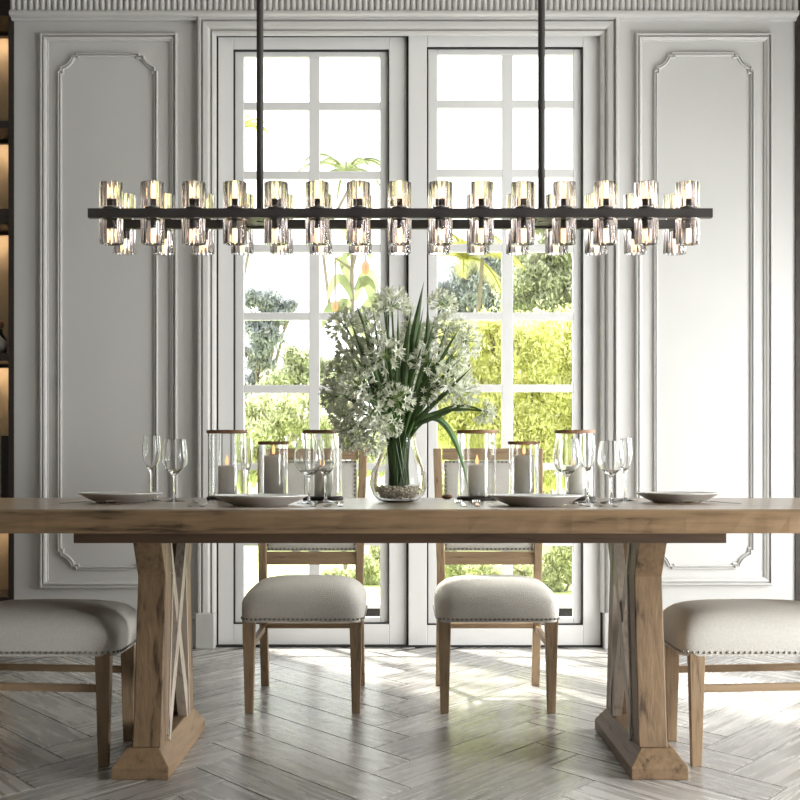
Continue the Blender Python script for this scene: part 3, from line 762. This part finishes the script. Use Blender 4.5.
def make_head(seed, n=32, R=.050):
    rg = random.Random(seed); pt = MB(); pe = MB()
    for k in range(n):
        zc = 1 - 1.45 * (k + .5) / n; a = k * 2.39996 + rg.uniform(-.2, .2); s = math.sqrt(max(0, 1 - zc * zc))
        d = Vector((s * math.cos(a), s * math.sin(a), zc)).normalized(); Rr = R * rg.uniform(.62, .95)
        pe.tube([(0, 0, 0), d * Rr * .5 + Vector((0, 0, .002)), d * Rr], [.0011, .0009, .0012], 4)
        b = d * Rr; u = d.orthogonal().normalized(); w_ = d.cross(u); open_ = rg.uniform(.35, .95); Lp = rg.uniform(.026, .038)
        for j in range(6):
            t_ = 2 * PI * j / 6 + rg.uniform(-.1, .1); rd = u * math.cos(t_) + w_ * math.sin(t_); sd = d.cross(rd) * .0042
            p1 = b + d * Lp * .45 + rd * Lp * .22 * open_; p2 = b + d * Lp * (.95 - .3 * open_) + rd * Lp * .8 * open_
            pt.add([b, p1 - sd, p2, p1 + sd], [(0, 1, 2, 3)])
    return pt, pe
protos = []
for s in range(4):
    pt, pe = make_head(50 + s); a = pt.build('flower_head', 'petal'); b = pe.build('pedicels', 'pedicel'); protos.append((a.data, b.data)); bpy.data.objects.remove(a); bpy.data.objects.remove(b)
heads = [  # px, py, depth offset, size, where
    (392, 307, -.02, 1.15, 'at the very top, left of the tall leaf'), (442, 305, .04, .9, 'at the top right of the tall leaf'), (345, 326, .02, 1.05, 'at the upper left corner of the bouquet'),
    (366, 322, .06, .85, 'between the upper left corner and top bloom'), (449, 330, -.02, 1.0, 'below the top right bloom'), (385, 358, -.14, 1.2, 'large and open at the front centre'),
    (372, 340, -.07, 1.0, 'just above left of the front centre bloom'), (464, 342, .0, 1.05, 'at the upper right corner of the bouquet'), (428, 362, -.12, 1.0, 'right of the front centre bloom'),
    (352, 352, -.04, 1.05, 'on the left, above the middle row'), (342, 372, .0, 1.0, 'at the left edge, middle row'), (452, 358, -.06, 1.0, 'on the right, above the middle row'),
    (446, 385, -.09, 1.05, 'on the right in the middle row'), (460, 392, -.01, 1.1, 'at the right edge, middle row'), (336, 396, .02, 1.0, 'at the left edge, below the middle row'),
    (357, 388, -.12, 1.15, 'large, front left of the middle row'), (373, 411, -.15, 1.1, 'low at the front, left of the stems'), (398, 400, -.16, .95, 'low at the front centre'),
    (346, 416, -.05, 1.0, 'at the lower left corner of the bouquet'), (372, 441, -.1, .8, 'lowest of all, against the vase neck at left'), (484, 412, -.02, .7, 'small, farthest right above a lantern'),
    (350, 440, -.02, .7, 'small, low at left above a lantern'), (412, 335, .07, .9, 'at the back behind the tall leaf'), (407, 378, .05, .9, 'deep in the middle of the bouquet'), (345, 426, .04, .7, 'at the back, low on the left edge'),
    (362, 368, -.06, 1.0, 'wedged between the two large front blooms on the left'), (432, 338, .0, .95, 'half hidden right of the tall leaf, upper middle'), (455, 375, .05, .95, 'at the back behind the right middle row'),
    (345, 400, .03, 1.0, 'at the back, left of the lower front blooms'), (425, 395, -.06, .85, 'right of the stems, below the middle row'), (390, 425, -.1, .75, 'low in the middle just above the vase mouth'),
    (358, 428, -.1, .85, 'low front left, over the vase shoulder'), (405, 350, -.02, .9, 'in the centre just above the front bloom'), (385, 385, -.05, .9, 'in the centre just below the front bloom')]
for i, (px, py, dy, sz, where) in enumerate(heads):
    D = VY + dy; hp = Vector((X(px, D) - VX, dy, Z(py, D) - TH)); rg = random.Random(200 + i)
    o = thing('agapanthus', 'white agapanthus bloom ' + where, 'flower', (VX, VY, TH), group='agapanthus in the vase')
    a = rg.uniform(0, 6.3); foot = Vector((.022 * math.cos(a), .022 * math.sin(a), .050)); dirn = (hp - Vector((0, 0, .2)))
    neck = Vector((max(-.035, min(.035, dirn.x * .18)), max(-.03, min(.03, dirn.y * .2)), .2))
    mid = neck.lerp(hp, .5) + Vector((0, 0, .05 * min(1, abs(hp.x) * 4)))
    if hp.z < .3: mid = neck.lerp(hp, .5) + Vector((0, -.01, .05))
    pts = []; C = [foot, neck, mid, hp]
    for k in range(13):
        t_ = k / 12
        if t_ < .35: p = foot.lerp(neck, t_ / .35)
        else:
            u = (t_ - .35) / .65; p = neck * (1 - u) ** 2 + (mid * 2 - (neck + hp) / 2) * 2 * u * (1 - u) + hp * u * u
        pts.append(p)
    MB().tube(pts, [.0042 - .0012 * k / 12 for k in range(13)], 6).build('stem', 'stem', o)
    pa, pe = protos[i % 4]; d = (pts[-1] - pts[-2]).normalized(); q = Vector((0, 0, 1)).rotation_difference(d)
    h = bpy.data.objects.new('flower_head', pa); COL.objects.link(h); h.parent = o; h.location = hp; h.rotation_mode = 'QUATERNION'; h.rotation_quaternion = q @ Euler((0, 0, rg.uniform(0, 6))).to_quaternion(); h.scale = (sz * .88,) * 3
    g = bpy.data.objects.new('pedicels', pe); COL.objects.link(g); g.parent = h
blades = [  # control px points, width, material, label
    ([(402, 430), (410, 350), (424, 281)], .014, 0, 'tallest upright dark leaf at the top of the bouquet', -.13),
    ([(404, 430), (400, 370), (412, 308)], .012, 0, 'dark upright leaf just left of the tallest leaf', -.13),
    ([(408, 430), (432, 360), (427, 300)], .012, 0, 'dark upright leaf just right of the tallest leaf', -.12),
    ([(396, 430), (368, 330), (352, 296)], .005, 0, 'thin leaf arching to the upper left', -.06),
    ([(410, 432), (452, 400), (470, 497)], .010, 1, 'light green leaf drooping to the table in front of a lantern', -.10),
    ([(404, 432), (436, 418), (470, 402)], .007, 0, 'dark leaf reaching right under the right blooms', -.10),
    ([(406, 434), (440, 400), (496, 414)], .006, 0, 'thin leaf reaching farthest right', -.06),
    ([(392, 434), (370, 424), (338, 432)], .007, 0, 'dark leaf reaching left over a lantern', -.10),
    ([(390, 436), (362, 428), (345, 453)], .006, 0, 'dark leaf bending down at lower left', -.12),
    ([(398, 430), (392, 360), (381, 290)], .005, 0, 'thin upright leaf behind the top left bloom', .03)]
for k in range(22): blades.append(([(386 + 1.2 * k, 436), (366 + 3.2 * k, 404 - (k % 3) * 14), (334 + 6.4 * k + (k % 2) * 6, 392 - (k * 37 % 75) - 20 * math.sin(PI * k / 21))], .0075, 0, 'dark green leaf blade among the flower stems above the vase', -.20 + .03 * (k % 4)))
for k, (P, w_, mt, lab, dy) in enumerate(blades):
    pts = []
    for j, (px, py) in enumerate(P):
        D = VY + dy * (0 if j == 0 else .6 if j == 1 else 1) - (.01 if j == 0 else 0); pts.append(Vector((X(px, D) - VX, D - VY, Z(py, D) - TH)))
    pts[0].z = .222; pts[0].x = max(-.03, min(.03, pts[0].x))
    a = k * 2.4; foot = Vector((.026 * math.cos(a), .026 * math.sin(a), .052))
    if lab.startswith('light green'): pts[2].z = .012; pts[1] = pts[1] + Vector((.0, 0, .04))
    line = [foot.lerp(pts[0], j / 5) for j in range(5)]
    for j in range(15):
        u = j / 14; line.append(pts[0] * (1 - u) ** 2 + pts[1] * 2 * u * (1 - u) + pts[2] * u * u)
    mb = MB(); v = []; f = []; n = len(line)
    for j, p in enumerate(line):
        t_ = j / (n - 1); d = (line[min(j + 1, n - 1)] - line[max(j - 1, 0)]).normalized(); s = d.cross(Vector((0, 1, .25))).normalized()
        ww = w_ * (.55 + .45 * math.sin(PI * t_)) * (1 if t_ < .7 else max(.02, 1 - ((t_ - .7) / .3) ** 1.5)); u_ = s.cross(d).normalized() * ww * .35
        v += [p - s * ww + u_, p, p + s * ww + u_, p - u_ * .15 + Vector((0, .0012, 0))]
    for j in range(n - 1):
        a_ = 4 * j
        for q in range(4): f.append((a_ + q, a_ + (q + 1) % 4, a_ + 4 + (q + 1) % 4, a_ + 4 + q))
    mb.add(v, f, True)
    o = mb.build('leaf_blade', 'blade_light' if mt else 'blade', loc=(VX, VY, TH)); tag(o, lab, 'leaf', 'leaf blades in the vase')

# ------------------------------------------------------------------ chandelier
DF, DB = 4.22, 4.42; CZ = Z(213.5, DF)
cd = thing('chandelier', 'long black two-bar chandelier with crystal shades hanging above the table', 'chandelier', (0, (DF + DB) / 2, CZ))
for s, a, b in ((-1, 88.5, 712), (1, 108, 690)):
    D = DF if s < 0 else DB
    h = .0135; x0, x1 = X(88.5, DF), X(712, DF)
    m = MB().box(x0, x1, s * .1 - h, s * .1 + h, -h, h); bar = m.build('bar', 'black_metal', cd, bevel=.001)
for s in (-1, 1): MB().box(s * .44 - .028, s * .44 + .028, -.088, .088, -.008, .008).build('cross_plate', 'black_metal', cd)
for s, px in ((-1, 260), (1, 541.5)):
    MB().tube([(X(px, 4.32), 0, -.01), (X(px, 4.32), 0, CEIL - CZ - .02)], .0105, 16).build('rod', 'black_metal', cd)
for s, px in ((-1, 260), (1, 541.5)):
    MB().lathe([(.001, -.02), (.055, -.02), (.06, -.012), (.06, 0), (.001, 0)], 28, c=(X(px, 4.32), 0, CEIL - CZ)).build('ceiling_canopy', 'black_metal', cd)
# one light fitting: socket > bulb, crystal shade (modelled upwards)
soc = MB().lathe([(.001, 0), (.024, 0), (.024, .004), (.011, .006), (.011, .026), (.009, .028), (.001, .028)], 16).build('lamp_socket', 'black_metal', cd)
blb = MB().lathe([(.0005, .028), (.007, .03), (.0095, .042), (.0085, .055), (.004, .069), (.0005, .078)], 12).build('bulb', 'bulb', soc)
sh = MB(); pr_ = [(.0345, .004), (.0345, .076), (.033, .078), (.0295, .078), (.0285, .076), (.0285, .004)]
sh.lathe(pr_, 96, closed=True, rfun=lambda a, i: 1 + (.085 * abs(math.sin(7 * a)) - .05 if i in (0, 1, 2) else 0))
shd = sh.build('crystal_shade', 'crystal', soc)
first = True
for s in (-1, 1):
    for up in (1, -1):
        for k in range(15):
            x = X(111.5 + 41.15 * k, DF) if s < 0 else X(111.5 + 41.15 * k, DF)
            if first: so = soc; first = False
            else:
                so = soc.copy(); COL.objects.link(so); so.parent = cd
                for c_ in (blb, shd):
                    q = c_.copy(); COL.objects.link(q); q.parent = so
            so.location = (x, s * .1, up * .0135)
            so.rotation_euler = (0 if up > 0 else PI, 0, (k * 0.7) % 1)

# ------------------------------------------------------------------ light, sky, camera
sc = bpy.context.scene
wd = bpy.data.worlds.new('sky'); sc.world = wd; wd.use_nodes = True; nt = wd.node_tree
bg = nt.nodes['Background']; bg.inputs['Strength'].default_value = 2.6; bg.inputs['Color'].default_value = (.97, .985, 1, 1)
sd = bpy.data.lights.new('sun', 'SUN'); sd.energy = 11; sd.angle = R_(4); sd.color = (1, .96, .88)
so = bpy.data.objects.new('sun', sd); COL.objects.link(so); so.location = (-6, 12, 10)
dv = Vector((.42, -.72, -.95)); so.rotation_euler = dv.to_track_quat('-Z', 'Y').to_euler()
for i, ((a, b), e) in enumerate(zip(WIN, (170, 120))):
    al = bpy.data.lights.new('window_daylight', 'AREA'); al.shape = 'RECTANGLE'; al.size = b - a - .1; al.size_y = WZ1 - WZ0 - .1; al.energy = e; al.color = (1, .99, .985)  # added area lamp supplies the light at each unseen opening
    ao = bpy.data.objects.new('window_daylight', al); COL.objects.link(ao); ao.location = (SX + .14, (a + b) / 2, (WZ0 + WZ1) / 2)
    ao.rotation_euler = Vector((-1, 0, 0)).to_track_quat('-Z', 'Z').to_euler()
cam = bpy.data.cameras.new('camera'); co = bpy.data.objects.new('camera', cam); COL.objects.link(co)
co.location = (0, 0, CH); co.rotation_euler = (PI / 2, 0, 0); cam.lens = 36 * F / 800; cam.sensor_width = 36; cam.sensor_fit = 'HORIZONTAL'; cam.shift_y = (HZ - 400) / 800
cam.clip_start = .05; cam.clip_end = 200
sc.camera = co
sc.view_settings.view_transform = 'Standard'; sc.view_settings.look = 'None'; sc.view_settings.gamma = 1; sc.view_settings.use_curve_mapping = False
sc.view_settings.exposure = 0.45
sc.cycles.use_denoising = True
try: sc.cycles.denoiser = 'OPENIMAGEDENOISE'
except Exception: pass
sc.cycles.max_bounces = 14; sc.cycles.transmission_bounces = 14; sc.cycles.transparent_max_bounces = 16; sc.cycles.glossy_bounces = 6; sc.cycles.diffuse_bounces = 4
sc.cycles.sample_clamp_indirect = 6
